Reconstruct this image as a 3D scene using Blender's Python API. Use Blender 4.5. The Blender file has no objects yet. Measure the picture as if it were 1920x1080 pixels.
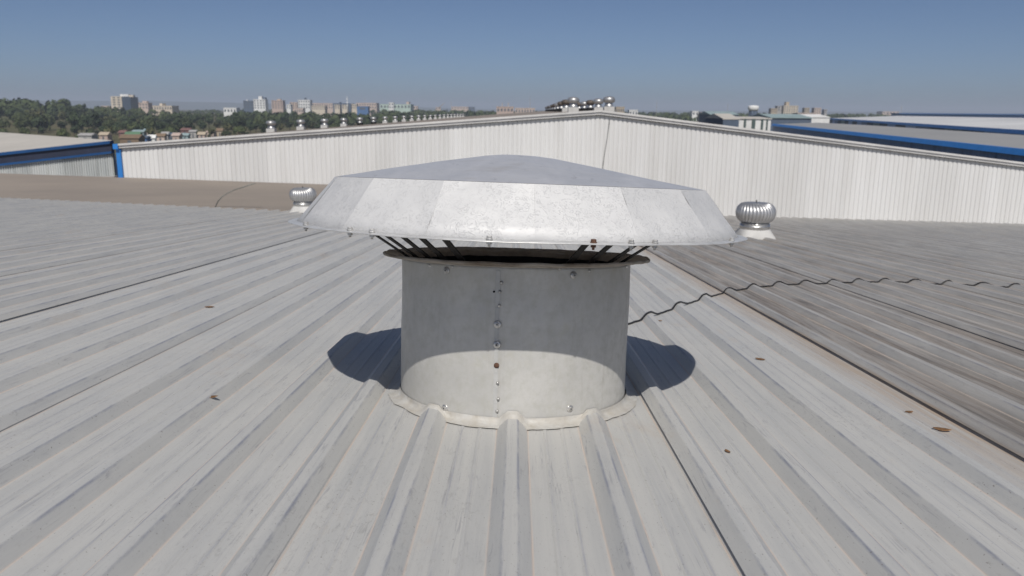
import bpy, bmesh, math, random
from mathutils import Vector, Matrix, noise
random.seed(7)
R = math.radians
sc = bpy.context.scene
C = sc.collection
EYE = Vector((0, 0, 13.0))                       # camera stands on a roof, 13 m above the street
F, W, H = 1500.0, 1920.0, 1080.0                 # focal length in pixels of a 1920 wide picture

# ------------------------------------------------------------------ camera
HY, HS = 208.0, 0.0087                           # horizon height and tilt
pitch = math.atan((H / 2 - HY) / F); roll = math.atan(HS)
fwd = Vector((0, math.cos(pitch), -math.sin(pitch))); rt0 = Vector((1, 0, 0)); dn0 = fwd.cross(rt0)
RT = math.cos(roll) * rt0 - math.sin(roll) * dn0
DN = math.sin(roll) * rt0 + math.cos(roll) * dn0
cam = bpy.data.cameras.new('camera'); camo = bpy.data.objects.new('camera', cam); C.objects.link(camo)
camo.matrix_world = Matrix((( RT.x, -DN.x, -fwd.x, EYE.x), (RT.y, -DN.y, -fwd.y, EYE.y), (RT.z, -DN.z, -fwd.z, EYE.z), (0, 0, 0, 1)))
cam.sensor_width = 36.0; cam.lens = 36.0 * F / W
cam.clip_start = 0.05; cam.clip_end = 30000
cam.dof.use_dof = True; cam.dof.focus_distance = 2.9; cam.dof.aperture_fstop = 4.6
sc.camera = camo

# ------------------------------------------------------------------ sky and sun
SUN_EL, SUN_AZ = R(48.8), R(2.0)                 # sun behind the camera
S = Vector((math.sin(SUN_AZ) * math.cos(SUN_EL), -math.cos(SUN_AZ) * math.cos(SUN_EL), math.sin(SUN_EL)))
world = bpy.data.worlds.new('World'); sc.world = world; world.use_nodes = True
nt = world.node_tree; nt.nodes.clear()
sky = nt.nodes.new('ShaderNodeTexSky'); sky.sky_type = 'NISHITA'; sky.sun_disc = False
sky.sun_elevation = SUN_EL; sky.sun_rotation = math.pi - SUN_AZ
sky.altitude = 0; sky.air_density = 0.5; sky.dust_density = 0.95; sky.ozone_density = 4.0
bg = nt.nodes.new('ShaderNodeBackground'); bg.inputs['Strength'].default_value = 0.068
wo = nt.nodes.new('ShaderNodeOutputWorld')
nt.links.new(sky.outputs[0], bg.inputs[0]); nt.links.new(bg.outputs[0], wo.inputs[0])
sl = bpy.data.lights.new('sun', 'SUN'); sl.energy = 3.8; sl.angle = R(0.53); sl.color = (1.0, 0.955, 0.89)
so = bpy.data.objects.new('sun', sl); C.objects.link(so)
so.rotation_euler = S.to_track_quat('Z', 'Y').to_euler(); so.location = (0, -20, 60)
sc.view_settings.view_transform = 'Standard'; sc.view_settings.look = 'None'
sc.view_settings.exposure = 0.0; sc.view_settings.gamma = 1.0; sc.view_settings.use_curve_mapping = False
sc.cycles.max_bounces = 5; sc.cycles.diffuse_bounces = 3; sc.cycles.glossy_bounces = 3; sc.cycles.volume_bounces = 0

# ------------------------------------------------------------------ helpers: places
def ray(x, y):
    return (RT * ((x - W / 2) / F) + DN * ((y - H / 2) / F) + fwd)
def at(x, y, Y):                                 # point seen at picture point (x, y), Y metres ahead
    r = ray(x, y); return EYE + r * (Y / r.y)
def hor(x): return HY + HS * (x - W / 2)
def vnormal(y0, x0, s):                          # normal of a plane from its vanishing line
    n = RT * (-s * F) + DN * F + fwd * ((H / 2 - y0) + s * (x0 - W / 2))
    return (-n).normalized()
def frame(o, ux, uy, uz):
    return Matrix(((ux.x, uy.x, uz.x, o.x), (ux.y, uy.y, uz.y, o.y), (ux.z, uy.z, uz.z, o.z), (0, 0, 0, 1)))
# vent foot on the roof, roof axes (u across the ribs, v down the slope, w up)
VC = EYE + Vector((0.0084, 3.4179, -1.2373))
NR = vnormal(333, 970, 0.029)
DV = ray(970, 333).normalized(); DV = (DV - NR * DV.dot(NR)).normalized(); DU = DV.cross(NR)
RM = frame(VC, DU, DV, NR); RMI = RM.inverted()
def onroof(x, y, w=0.0):                         # picture point -> roof coordinates (u, v, w)
    r = ray(x, y); t = ((VC + NR * w) - EYE).dot(NR) / r.dot(NR)
    return RMI @ (EYE + r * t)

# ------------------------------------------------------------------ helpers: meshes and objects
class MB:
    def __init__(s): s.v = []; s.f = []; s.sm = []
    def add(s, vs, fs, smooth=False):
        o = len(s.v); s.v += [tuple(p) for p in vs]; s.f += [tuple(i + o for i in f) for f in fs]; s.sm += [smooth] * len(fs); return s
    def box(s, x0, x1, y0, y1, z0, z1, m=None):
        vs = [Vector((x, y, z)) for x in (x0, x1) for y in (y0, y1) for z in (z0, z1)]
        if m: vs = [m @ p for p in vs]
        return s.add(vs, [(0, 1, 3, 2), (4, 6, 7, 5), (0, 4, 5, 1), (2, 3, 7, 6), (0, 2, 6, 4), (1, 5, 7, 3)])
    def lathe(s, prof, n=32, m=None, smooth=True, closed=False, a0=0.0, a1=2 * math.pi):
        full = abs(a1 - a0 - 2 * math.pi) < 1e-6; k = n if full else n + 1
        vs = []
        for i in range(k):
            a = a0 + (a1 - a0) * i / n
            for r, z in prof:
                p = Vector((r * math.cos(a), r * math.sin(a), z)); vs.append(m @ p if m else p)
        q = len(prof); fs = []
        for i in range(n):
            j = (i + 1) % k
            for t in range(q if closed else q - 1):
                t2 = (t + 1) % q; fs.append((i * q + t, j * q + t, j * q + t2, i * q + t2))
        return s.add(vs, fs, smooth)
    def tube(s, pts, rad, n=8, smooth=True, caps=True):
        pts = [Vector(p) for p in pts]; vs = []; prev = None
        for i, p in enumerate(pts):
            d = (pts[min(i + 1, len(pts) - 1)] - pts[max(i - 1, 0)]).normalized()
            ref = prev if prev else (Vector((0, 0, 1)) if abs(d.z) < .9 else Vector((1, 0, 0)))
            a = (ref - d * ref.dot(d)).normalized(); prev = a; b = d.cross(a)
            r = rad[i] if isinstance(rad, (list, tuple)) else rad
            vs += [p + (a * math.cos(2 * math.pi * k / n) + b * math.sin(2 * math.pi * k / n)) * r for k in range(n)]
        fs = [(i * n + k, i * n + (k + 1) % n, (i + 1) * n + (k + 1) % n, (i + 1) * n + k) for i in range(len(pts) - 1) for k in range(n)]
        if caps: fs += [tuple(range(n))[::-1], tuple(range((len(pts) - 1) * n, len(pts) * n))]
        return s.add(vs, fs, smooth)
    def mesh(s, name):
        me = bpy.data.meshes.new(name); me.from_pydata(s.v, [], s.f)
        me.polygons.foreach_set('use_smooth', s.sm); me.update(); return me
    def build(s, name, mat, parent=None, mw=None):
        return link(name, s.mesh(name), mat, parent, mw)
def link(name, me, mat, parent=None, mw=None):
    if mat and not me.materials: me.materials.append(M[mat])
    o = bpy.data.objects.new(name, me); C.objects.link(o)
    if parent: o.parent = parent
    if mw is not None: o.matrix_local = mw
    return o
def tag(o, label=None, cat=None, group=None, kind=None):
    if label: o['label'] = label
    if cat: o['category'] = cat
    if group: o['group'] = group
    if kind: o['kind'] = kind
    return o
def empty(name, mw): 
    o = bpy.data.objects.new(name, None); C.objects.link(o); o.empty_display_size = .1
    o.matrix_world = mw if isinstance(mw, Matrix) else Matrix.Translation(mw); return o
def thing(name, label, cat, mw, group=None, kind=None): return tag(empty(name, mw), label, cat, group, kind)
def dup(o, parent=None):
    c = o.copy(); C.objects.link(c); c.parent = parent
    for ch in o.children: dup(ch, c)
    return c
def T(*p): return Matrix.Translation(Vector(p))

# ------------------------------------------------------------------ materials
M = {}
def mat(name, col, rough=.6, metal=0.0, spec=.4, var=0.0, vscale=3.0, stretch=(1, 1, 1), bump=0.0, bscale=40.0, rand=0.0, col2=None, emis=None):
    """one principled material: two-tone noise, optional fine relief, optional change from object to object"""
    m = bpy.data.materials.new(name); m.use_nodes = True; n = m.node_tree.nodes; l = m.node_tree.links
    b = n['Principled BSDF']; b.inputs['Roughness'].default_value = rough; b.inputs['Metallic'].default_value = metal
    b.inputs['Specular IOR Level'].default_value = spec
    b.inputs['Base Color'].default_value = (*col, 1)
    tc = n.new('ShaderNodeTexCoord'); mp = n.new('ShaderNodeMapping'); mp.inputs['Scale'].default_value = stretch
    l.new(tc.outputs['Object'], mp.inputs[0])
    out = None
    if var or col2:
        nz = n.new('ShaderNodeTexNoise'); nz.inputs['Scale'].default_value = vscale; nz.inputs['Detail'].default_value = 6; nz.inputs['Roughness'].default_value = .62
        l.new(mp.outputs[0], nz.inputs['Vector'])
        rp = n.new('ShaderNodeValToRGB'); rp.color_ramp.elements[0].position = .32; rp.color_ramp.elements[1].position = .68
        c2 = col2 if col2 else tuple(c * (1 - var) for c in col)
        rp.color_ramp.elements[0].color = (*c2, 1); rp.color_ramp.elements[1].color = (*(tuple(c * (1 + var * .5) for c in col) if not col2 else col), 1)
        l.new(nz.outputs[0], rp.inputs[0]); out = rp.outputs[0]
    if rand:
        oi = n.new('ShaderNodeObjectInfo'); hs = n.new('ShaderNodeHueSaturation'); mr = n.new('ShaderNodeMapRange')
        mr.inputs['To Min'].default_value = 1 - rand; mr.inputs['To Max'].default_value = 1 + rand
        l.new(oi.outputs['Random'], mr.inputs[0]); l.new(mr.outputs[0], hs.inputs['Value'])
        if out: l.new(out, hs.inputs['Color'])
        else: hs.inputs['Color'].default_value = (*col, 1)
        out = hs.outputs[0]
    if out: l.new(out, b.inputs['Base Color'])
    if bump:
        n2 = n.new('ShaderNodeTexNoise'); n2.inputs['Scale'].default_value = bscale; n2.inputs['Detail'].default_value = 4
        l.new(mp.outputs[0], n2.inputs['Vector']); bp = n.new('ShaderNodeBump'); bp.inputs['Strength'].default_value = bump; bp.inputs['Distance'].default_value = .01
        l.new(n2.outputs[0], bp.inputs['Height']); l.new(bp.outputs[0], b.inputs['Normal'])
    M[name] = m; return m

RP = 0.315                                       # rib spacing of the near roof
class NB:                                        # small node builder
    def __init__(s, name):
        s.m = bpy.data.materials.new(name); s.m.use_nodes = True; s.n = s.m.node_tree.nodes; s.l = s.m.node_tree.links
        s.b = s.n['Principled BSDF']; s.tc = s.n.new('ShaderNodeTexCoord'); M[name] = s.m
    def lk(s, a, b):
        if isinstance(a, (int, float)): b.default_value = a
        elif isinstance(a, tuple): b.default_value = a if len(a) == 4 else (*a, 1)
        else: s.l.new(a, b)
    def math(s, op, a, b=0.0, c=None, clamp=False):
        k = s.n.new('ShaderNodeMath'); k.operation = op; k.use_clamp = clamp; s.lk(a, k.inputs[0]); s.lk(b, k.inputs[1])
        if c is not None: s.lk(c, k.inputs[2])
        return k.outputs[0]
    def noise(s, scale, stretch=(1, 1, 1), detail=5, rough=.6, dist=0.0, src='Object', loc=(0, 0, 0)):
        mp = s.n.new('ShaderNodeMapping'); mp.inputs['Scale'].default_value = stretch; mp.inputs['Location'].default_value = loc; s.l.new(s.tc.outputs[src], mp.inputs[0])
        k = s.n.new('ShaderNodeTexNoise'); k.inputs['Scale'].default_value = scale; k.inputs['Detail'].default_value = detail; k.inputs['Roughness'].default_value = rough; k.inputs['Distortion'].default_value = dist
        s.l.new(mp.outputs[0], k.inputs['Vector']); return k.outputs[0]
    def rng(s, v, a, b, c=0.0, d=1.0):
        k = s.n.new('ShaderNodeMapRange'); s.l.new(v, k.inputs[0]); 
        for i, q in enumerate((a, b, c, d)): k.inputs[i + 1].default_value = q
        return k.outputs[0]
    def mix(s, f, a, b, mode='MIX'):
        k = s.n.new('ShaderNodeMix'); k.data_type = 'RGBA'; k.blend_type = mode; s.lk(f, k.inputs[0]); s.lk(a, k.inputs[6]); s.lk(b, k.inputs[7]); return k.outputs[2]
    def bump(s, h, st, dist=.01, normal=None):
        k = s.n.new('ShaderNodeBump'); k.inputs['Strength'].default_value = st; k.inputs['Distance'].default_value = dist; s.l.new(h, k.inputs['Height'])
        if normal: s.l.new(normal, k.inputs['Normal'])
        return k.outputs[0]
    def out(s, col=None, rough=None, metal=None, normal=None, spec=None):
        for v, i in ((col, 'Base Color'), (rough, 'Roughness'), (metal, 'Metallic'), (normal, 'Normal'), (spec, 'Specular IOR Level')):
            if v is not None: s.lk(v, s.b.inputs[i])

# weathered roof sheet: long streaks down the slope, scuffs, rust tint in the rib corners, dirt by sheet (object colour, red channel)
k = NB('roof_sheet')
sep = k.n.new('ShaderNodeSeparateXYZ'); k.l.new(k.tc.outputs['Object'], sep.inputs[0])
sx = sep.outputs[0]
ph = k.math('ABSOLUTE', k.math('SUBTRACT', k.math('FRACT', k.math('ADD', k.math('DIVIDE', sx, RP), 100.5)), .5))      # 0 on the rib crest, .5 mid pan
st1 = k.noise(1.0, (16, .5, 4), 8, .68, .5)
st2 = k.noise(1.0, (150, 2.4, 10), 8, .75, .3)
blot = k.noise(2.2, (1, .55, 1), 8, .7)
fine = k.noise(90, (1, .35, 1), 5, .7)
col = k.mix(k.rng(st1, .36, .64), (.432, .436, .432), (.508, .506, .488))
col = k.mix(k.rng(blot, .40, .64, 0, .5), col, (.520, .514, .492))
col = k.mix(k.rng(st2, .56, .70, 0, .42), col, (.38, .385, .405))
col = k.mix(k.rng(st2, .30, .42, .35, 0), col, (.59, .58, .56))
line = k.math('ABSOLUTE', k.math('SUBTRACT', k.noise(1.0, (30, .9, 6), 3, .55, .6, 'Object', (6, 3, 0)), .5))
col = k.mix(k.math('MULTIPLY', k.rng(line, .004, .016, 1, 0), k.rng(k.noise(1.0, (12, 5, 3), 4, .7, 0, 'Object', (8, 1, 0)), .48, .60, 0, .55)), col, (.28, .28, .30))
edge = k.math('MULTIPLY', k.rng(k.math('ABSOLUTE', k.math('SUBTRACT', ph, .066)), .003, .020, 1, 0), k.rng(k.noise(1.0, (10, 1.8, 3), 8, .75), .44, .58, 0, .85))
col = k.mix(edge, col, (.25, .265, .32))
stif = k.math('MULTIPLY', k.rng(k.math('ABSOLUTE', k.math('SUBTRACT', ph, .395)), .003, .014, 1, 0), k.rng(k.noise(1.0, (7, 1.1, 3), 7, .75, 0, 'Object', (3, 1, 0)), .45, .60, 0, .6))
col = k.mix(stif, col, (.29, .30, .345))
col = k.mix(k.rng(fine, .58, .70, 0, .45), col, (.38, .37, .355))
scr = k.noise(1.0, (38, 14, 10), 8, .8, 1.8, 'Object', (1, 2, 0))
smg = k.rng(k.noise(1.1, (1, .8, 1), 4, .6, 0, 'Object', (7, 7, 0)), .50, .66)
col = k.mix(k.math('MULTIPLY', k.rng(scr, .54, .62), k.math('MULTIPLY', smg, .5)), col, (.27, .265, .26))
spk = k.noise(130, (1, .7, 1), 2, .5, 0, 'Object', (5, 2, 0))
col = k.mix(k.rng(spk, .69, .74, 0, .8), col, (.20, .18, .165))
lap = k.math('MULTIPLY', k.math('MULTIPLY', k.rng(sx, 1.62, 1.82), k.rng(sx, 1.850, 1.838)), k.rng(k.noise(1.0, (40, .9, 3), 7, .7), .36, .6, .1, .8))
col = k.mix(lap, col, (.38, .285, .20))
oi = k.n.new('ShaderNodeObjectInfo'); osep = k.n.new('ShaderNodeSeparateColor'); k.l.new(oi.outputs['Color'], osep.inputs[0])
dn = k.rng(k.noise(1.0, (7, .40, 3), 8, .72, .8, 'Object', (9, 4, 0)), .32, .58, .34, 1.0)
pan = k.rng(ph, .14, .21, .60, 1.0)
dirt = k.math('MULTIPLY', k.math('MULTIPLY', osep.outputs[0], dn), pan, clamp=True)
col = k.mix(dirt, col, k.mix(k.rng(k.noise(1.0, (18, .8, 2), 8, .72), .36, .62), (.105, .092, .080), (.285, .245, .210)))
foot = k.math('MULTIPLY', k.rng(k.math('ABSOLUTE', k.math('SUBTRACT', ph, .188)), .0, .016, 1, 0), k.rng(k.noise(1.0, (6, 1.2, 3), 7, .7), .35, .58, .1, .75))
col = k.mix(foot, col, (.62, .50, .41))
col = k.mix(k.math('MULTIPLY', k.rng(k.noise(1.6, (1, .5, 1), 7, .75, .3, 'Object', (2, 7, 0)), .58, .70), .4), col, (.45, .385, .32))
hb = k.bump(k.noise(1.0, (60, 3, 20), 4), .12, .004)
hb = k.bump(k.noise(3.0, (1, .6, 1), 2), .25, .02, hb)
k.out(col, k.rng(blot, .3, .7, .48, .64), .05, hb, .32)

# worked galvanised sheet of the hood: short curved brush strokes
k = NB('hood_metal')
wv = k.n.new('ShaderNodeTexNoise'); wv.inputs['Scale'].default_value = 30; wv.inputs['Detail'].default_value = 2.0; wv.inputs['Distortion'].default_value = 2.2
k.l.new(k.tc.outputs['Object'], wv.inputs['Vector'])
cont = k.math('ABSOLUTE', k.math('SUBTRACT', k.math('FRACT', k.math('MULTIPLY', wv.outputs[0], 3.6)), .5))
strk = k.math('MULTIPLY', k.rng(cont, .02, .20, 1, 0), k.rng(k.noise(9, detail=3), .34, .56))
big = k.noise(3.0, detail=5)
col = k.mix(k.rng(big, .35, .65), (.55, .552, .555), (.63, .63, .624))
col = k.mix(k.math('MULTIPLY', strk, .40), col, (.34, .345, .35))
col = k.mix(k.rng(k.noise(11, detail=6, rough=.7), .66, .76, 0, .45), col, (.50, .47, .42))
oi = k.n.new('ShaderNodeObjectInfo')
col = k.mix(.10, col, k.mix(oi.outputs['Random'], (.50, .50, .52), (.75, .75, .74)))
nb = k.bump(strk, .28, .005); nb = k.bump(k.noise(5, detail=2), .35, .03, nb)
k.out(col, k.rng(k.noise(20, detail=4), .3, .7, .52, .66), .16, nb, .45)
# hood crown: same metal, duller
k = NB('crown_metal')
big = k.noise(4.5, (1, .35, 1), 6, .65, .8)
col = k.mix(k.rng(big, .36, .64), (.64, .645, .66), (.74, .74, .75))
col = k.mix(k.rng(k.noise(30, (1, .3, 1), 5, .7), .60, .74, 0, .55), col, (.34, .33, .33))
col = k.mix(k.rng(k.noise(3, detail=6, rough=.7, loc=(4, 1, 0)), .60, .72, 0, .45), col, (.52, .49, .45))
k.out(col, .46, .50, k.bump(k.noise(3.5, detail=3), .5, .03), .5)
# drum: dull zinc with mottling, stains under the flange
k = NB('drum_metal')
big = k.noise(3.2, (1, 1, .7), 6, .62); sp = k.noise(26, detail=5, rough=.65)
col = k.mix(k.rng(big, .34, .66), (.445, .44, .42), (.55, .54, .51))
col = k.mix(k.rng(sp, .45, .68, 0, .5), col, (.40, .395, .345))
sep = k.n.new('ShaderNodeSeparateXYZ'); k.l.new(k.tc.outputs['Object'], sep.inputs[0])
top = k.math('MULTIPLY', k.rng(sep.outputs[2], .46, .62), k.rng(k.noise(9, (1, 1, .45), 6, .7), .42, .62))
col = k.mix(k.math('MULTIPLY', top, .55), col, (.36, .33, .26))
col = k.mix(k.rng(k.noise(7, detail=6, rough=.72, loc=(5, 5, 1)), .60, .72, 0, .30), col, (.50, .47, .36))
col = k.mix(k.rng(k.noise(140, detail=2), .72, .78, 0, .5), col, (.22, .20, .18))
vo = k.n.new('ShaderNodeTexVoronoi'); vo.inputs['Scale'].default_value = 85; k.l.new(k.tc.outputs['Object'], vo.inputs['Vector'])
col = k.mix(k.math('MULTIPLY', vo.outputs['Color'], .16), col, (.40, .40, .395))
run = k.math('MULTIPLY', k.rng(k.noise(1.0, (26, 26, 1.6), 6, .7, 0, 'Object', (2, 1, 3)), .56, .70), .35)
col = k.mix(run, col, (.36, .345, .30))
nb = k.bump(k.noise(4, detail=2), .30, .03); nb = k.bump(k.noise(60, detail=4), .06, .004, nb)
k.out(col, k.rng(sp, .3, .7, .42, .56), .15, nb, .45)

mat('flashing', (.505, .50, .478), .55, .05, .35, .12, 16, bump=.6, bscale=22, col2=(.42, .395, .35))
mat('flange_paint', (.38, .35, .31), .7, .05, .3, .35, 5.0, col2=(.13, .098, .07), bump=.2, bscale=30)
mat('flange_top', (.42, .34, .27), .75, 0, .3, .35, 4, col2=(.15, .115, .085))
mat('seam_metal', (.46, .46, .445), .5, .05, .4, .12, 20)
mat('flange_lip', (.46, .44, .41), .55, .3, .4, .3, 12, col2=(.30, .25, .20))
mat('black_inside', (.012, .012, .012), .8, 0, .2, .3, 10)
mat('bar_rust', (.13, .11, .095), .6, .3, .3, .5, 12)
mat('bar_steel', (.022, .020, .019), .6, .3, .3, .4, 25)
mat('bolt_zinc', (.55, .54, .52), .38, .7, .5, .4, 60, rand=.25)
mat('bolt_rust', (.14, .075, .05), .8, .2, .3, .4, 90)
mat('washer_rubber', (.10, .10, .10), .6, 0, .4, .2, 40)
mat('rim_metal', (.70, .70, .69), .42, .45, .5, .18, 18, bump=.2, bscale=24)
mat('turbine_far', (.46, .46, .46), .42, .7, .5, .3, 8, (1, 1, .3))
mat('turbine_steel', (.54, .54, .54), .44, .8, .5, .12, 12, rand=.05)
mat('turbine_neck', (.60, .60, .59), .32, .85, .5, .15, 10)
mat('curb_white', (.50, .495, .48), .55, 0, .4, .14, 4)
mat('cable_black', (.018, .018, .020), .5, 0, .4, .2, 20)
mat('leaf_dry', (.26, .145, .07), .7, 0, .3, .5, 60)
mat('dusty_roof', (.27, .236, .205), .85, 0, .2, .2, .9, (.35, 1.6, 1), bump=.2, bscale=3, col2=(.232, .205, .182))
mat('clad_white', (.645, .645, .638), .5, 0, .4, .10, .7, (3.5, 1, .35), rand=.045, col2=(.57, .566, .553))
mat('trim_white', (.57, .56, .545), .5, 0, .4, .15, 1.2, (1, 1, 1))
mat('trim_dark', (.26, .26, .24), .7, 0, .3, .5, 3.0)
mat('blue_paint', (.025, .19, .55), .4, 0, .5, .15, 2)
mat('blue_deep', (.012, .065, .19), .5, 0, .4, .2, 1)
mat('blue_dull', (.022, .115, .33), .5, 0, .4, .2, 1)
mat('navy_clad', (.028, .034, .060), .5, 0, .4, .2, 1, (4, 1, .4))
mat('navy_wall', (.24, .34, .54), .55, 0, .4, .25, .6, (6, 6, .4))
mat('grey_fence', (.50, .51, .50), .5, 0, .4, .3, 1.1, (1, 1.6, .25), rand=.10, col2=(.36, .38, .38))
mat('far_roof', (.275, .238, .205), .75, 0, .25, .18, .25, (1.5, .3, 1), col2=(.225, .195, .17))
mat('shed_roof', (.36, .355, .345), .6, .1, .35, .15, .12, (1, .4, 1), col2=(.30, .30, .295))
mat('shed_roof_white', (.68, .68, .67), .55, 0, .4, .12, .1, (.4, 1, 1), col2=(.50, .50, .50))
mat('shed_roof_cream', (.52, .49, .44), .6, 0, .35, .1, .3)
mat('bark', (.10, .075, .055), .9, 0, .2, .3, 3)
mat('leaves_dark', (.060, .082, .034), .7, 0, .25, .55, .35, rand=.35, col2=(.024, .038, .018))
mat('leaves_mid', (.095, .112, .040), .7, 0, .25, .5, .35, rand=.35, col2=(.038, .054, .022))
mat('leaves_olive', (.135, .130, .055), .7, 0, .25, .5, .35, rand=.3, col2=(.042, .050, .020))
mat('field', (.085, .095, .042), .95, 0, .1, .4, .012, col2=(.13, .105, .065))
mat('wood_mass', (.085, .105, .042), .85, 0, .15, .6, .02, col2=(.034, .050, .022))
mat('hill_green', (.060, .075, .040), .95, 0, .1, .4, .004, col2=(.04, .055, .03))
mat('pane_dark', (.11, .12, .135), .25, 0, .5)
mat('glass_slate', (.055, .075, .105), .3, 0, .5, .2, .2)
for nm, c in dict(white=(.74, .74, .72), cream=(.60, .53, .43), pink=(.55, .45, .39), orange=(.53, .42, .35), mint=(.45, .55, .49), blue=(.08, .16, .32), slate=(.10, .13, .18),
                  grey=(.38, .37, .36), maroon=(.20, .11, .10), green=(.12, .22, .13), teal=(.27, .35, .36), brown=(.21, .15, .10), salmon=(.48, .38, .33), tan=(.44, .37, .28), greenroof=(.09, .125, .12)).items():
    mat('wall_' + nm, c, .8, 0, .25, .18, .35)

ORD = ['nearest', 'second', 'third', 'fourth', 'fifth', 'sixth', 'seventh', 'eighth', 'ninth', 'tenth', 'eleventh', 'twelfth', 'thirteenth', 'fourteenth', 'fifteenth', 'sixteenth', 'seventeenth',
       'eighteenth', 'nineteenth', 'twentieth', 'twenty-first', 'twenty-second']

# ------------------------------------------------------------------ ground and hills
def sstep(a, b, x):
    t = min(1, max(0, (x - a) / (b - a))); return t * t * (3 - 2 * t)
def ground_z(x, y):
    d = math.hypot(x, y)
    z = 5.0 * sstep(380, 1000, d) * (1 if x < 500 else max(0.2, 1 - (x - 500) / 400))
    z += 7.0 * math.exp(-(((x + 400) / 95) ** 2 + ((y - 640) / 170) ** 2))
    return z
mb = MB(); rings = [0, 20, 50, 100, 160, 230, 310, 400, 500, 600, 700, 800, 950, 1150, 1500, 2000, 3000, 4500, 6500, 9000]; NS = 96
vs = []; fs = []
for r in rings:
    for i in range(NS):
        a = 2 * math.pi * i / NS; x, y = r * math.cos(a), r * math.sin(a); vs.append((x, y, ground_z(x, y)))
for j in range(len(rings) - 1):
    for i in range(NS):
        i2 = (i + 1) % NS; fs.append((j * NS + i, (j + 1) * NS + i, (j + 1) * NS + i2, j * NS + i2))
mb.add(vs, fs, True); tag(mb.build('ground', 'field'), 'green and brown open land reaching to the horizon', 'ground', kind='structure')
mb = MB(); vs = []; n = 240
for i in range(n + 1):
    a = R(-62 + 124 * i / n); x = math.sin(a) * 6200; y = math.cos(a) * 6200
    px = W / 2 + F * math.tan(a)
    base = 42 if px < 300 else 42 - 30 * sstep(300, 1000, px)
    h = max(5, base + 10 * noise.noise((i * .045, 3.1, 0)) + 3.5 * noise.noise((i * .25, 1, 0))) + 13
    vs += [(x * .93, y * .93, 0), (x, y, h), (x * 1.12, y * 1.12, h * .5), (x * 1.3, y * 1.3, 0)]
fs = [(i * 4 + k, (i + 1) * 4 + k, (i + 1) * 4 + k + 1, i * 4 + k + 1) for i in range(n) for k in range(3)]
mb.add(vs, fs, True); tag(mb.build('hills', 'hill_green'), 'low wooded hills along the hazy horizon', 'hills', kind='structure')

# ------------------------------------------------------------------ the near metal roof
ROOF = thing('metal_roof', 'weathered light grey ribbed metal roof around the big ventilator', 'roof', RM, kind='structure')
V0, V1 = -4.6, 20.35; HALF_FOOT, HALF_CREST, RIBH = 0.0585, 0.0195, 0.038
def rib_profile(u):                              # height of the sheet over the pan at u
    d = abs((u / RP + 100.5) % 1.0 - .5) * RP
    if d < HALF_CREST: return RIBH
    if d < HALF_FOOT: return RIBH * (HALF_FOOT - d) / (HALF_FOOT - HALF_CREST)
    e = abs(d - .395 * RP)
    return max(0, .0035 * (1 - max(0, e - .003) / .006)) if e < .009 else 0.0
def stations(a, b):
    us = set([a, b])
    for i in range(math.floor(a / RP) - 1, math.ceil(b / RP) + 2):
        c = i * RP
        for s in (-1, 1):
            for q in (HALF_CREST - .003, HALF_CREST, HALF_CREST + .003, HALF_FOOT - .003, HALF_FOOT, HALF_FOOT + .004, .395 * RP - .009, .395 * RP - .003, .395 * RP + .003, .395 * RP + .009):
                u = c + s * q
                if a < u < b: us.add(u)
    return sorted(us)
def soft(u): return (rib_profile(u - .0022) + rib_profile(u) * 2 + rib_profile(u + .0022)) / 4
GAP = {2: .0115, 6: .0120, -10: .009, 10: .006, -6: .0006, -2: .0006}
vsegs = [V0 + (V1 - V0) * (i / 56) ** 1.25 for i in range(57)]
dirtlvl = lambda c: 0.0 if -9 < c < 6 else (.15 if c < 0 else max(.55, .94 - .018 * max(0, c - 10)) * random.uniform(.92, 1.0))
bnd = [2 + 4 * i for i in range(-16, 15)]
for b0, b1 in zip(bnd[:-1], bnd[1:]):
    a = b0 * RP + (-HALF_FOOT if b0 > 0 else HALF_FOOT); b = b1 * RP + (-HALF_FOOT if b1 > 0 else HALF_FOOT)
    a_over, b_over = b0 > 0, b1 < 0              # which side lies over its neighbour
    ga, gb = GAP.get(b0, .0012), GAP.get(b1, .0012)
    if a_over: a += .004
    else: a -= .036
    if b_over: b -= .004
    else: b += .036
    us = stations(a, b); m = len(us); vs = []
    seed = b0 * 1.7
    for v in vsegs:
        wob = .0015 * noise.noise((seed, v * .6, 0)); lift = 1 + .5 * noise.noise((seed, v * .35, 5))
        for u in us:
            w = soft(u) + .0012 * noise.noise((u * 1.5, v * .8, seed))
            if a_over: w += ga * max(0, 1 - (u - a) / .09) * lift
            elif u < a + .040: w -= .0022
            if b_over: w += gb * max(0, 1 - (b - u) / .09) * lift
            elif u > b - .040: w -= .0022
            vs.append((u + wob, v, w))
    nf = len(vsegs)
    fs = [(j * m + i, j * m + i + 1, (j + 1) * m + i + 1, (j + 1) * m + i) for j in range(nf - 1) for i in range(m - 1)]
    o = MB().add(vs, fs, False).build('roof_sheet', 'roof_sheet', ROOF)
    d = dirtlvl((b0 + b1) / 2); o.color = (d, random.random(), 0, 1)
# black box added under the sheets so that no light comes through the laps
MB().box(-21, 20, V0 + .02, V1 - .05, -.30, -.05).build('lap_light_block', 'black_inside', ROOF)

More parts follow.
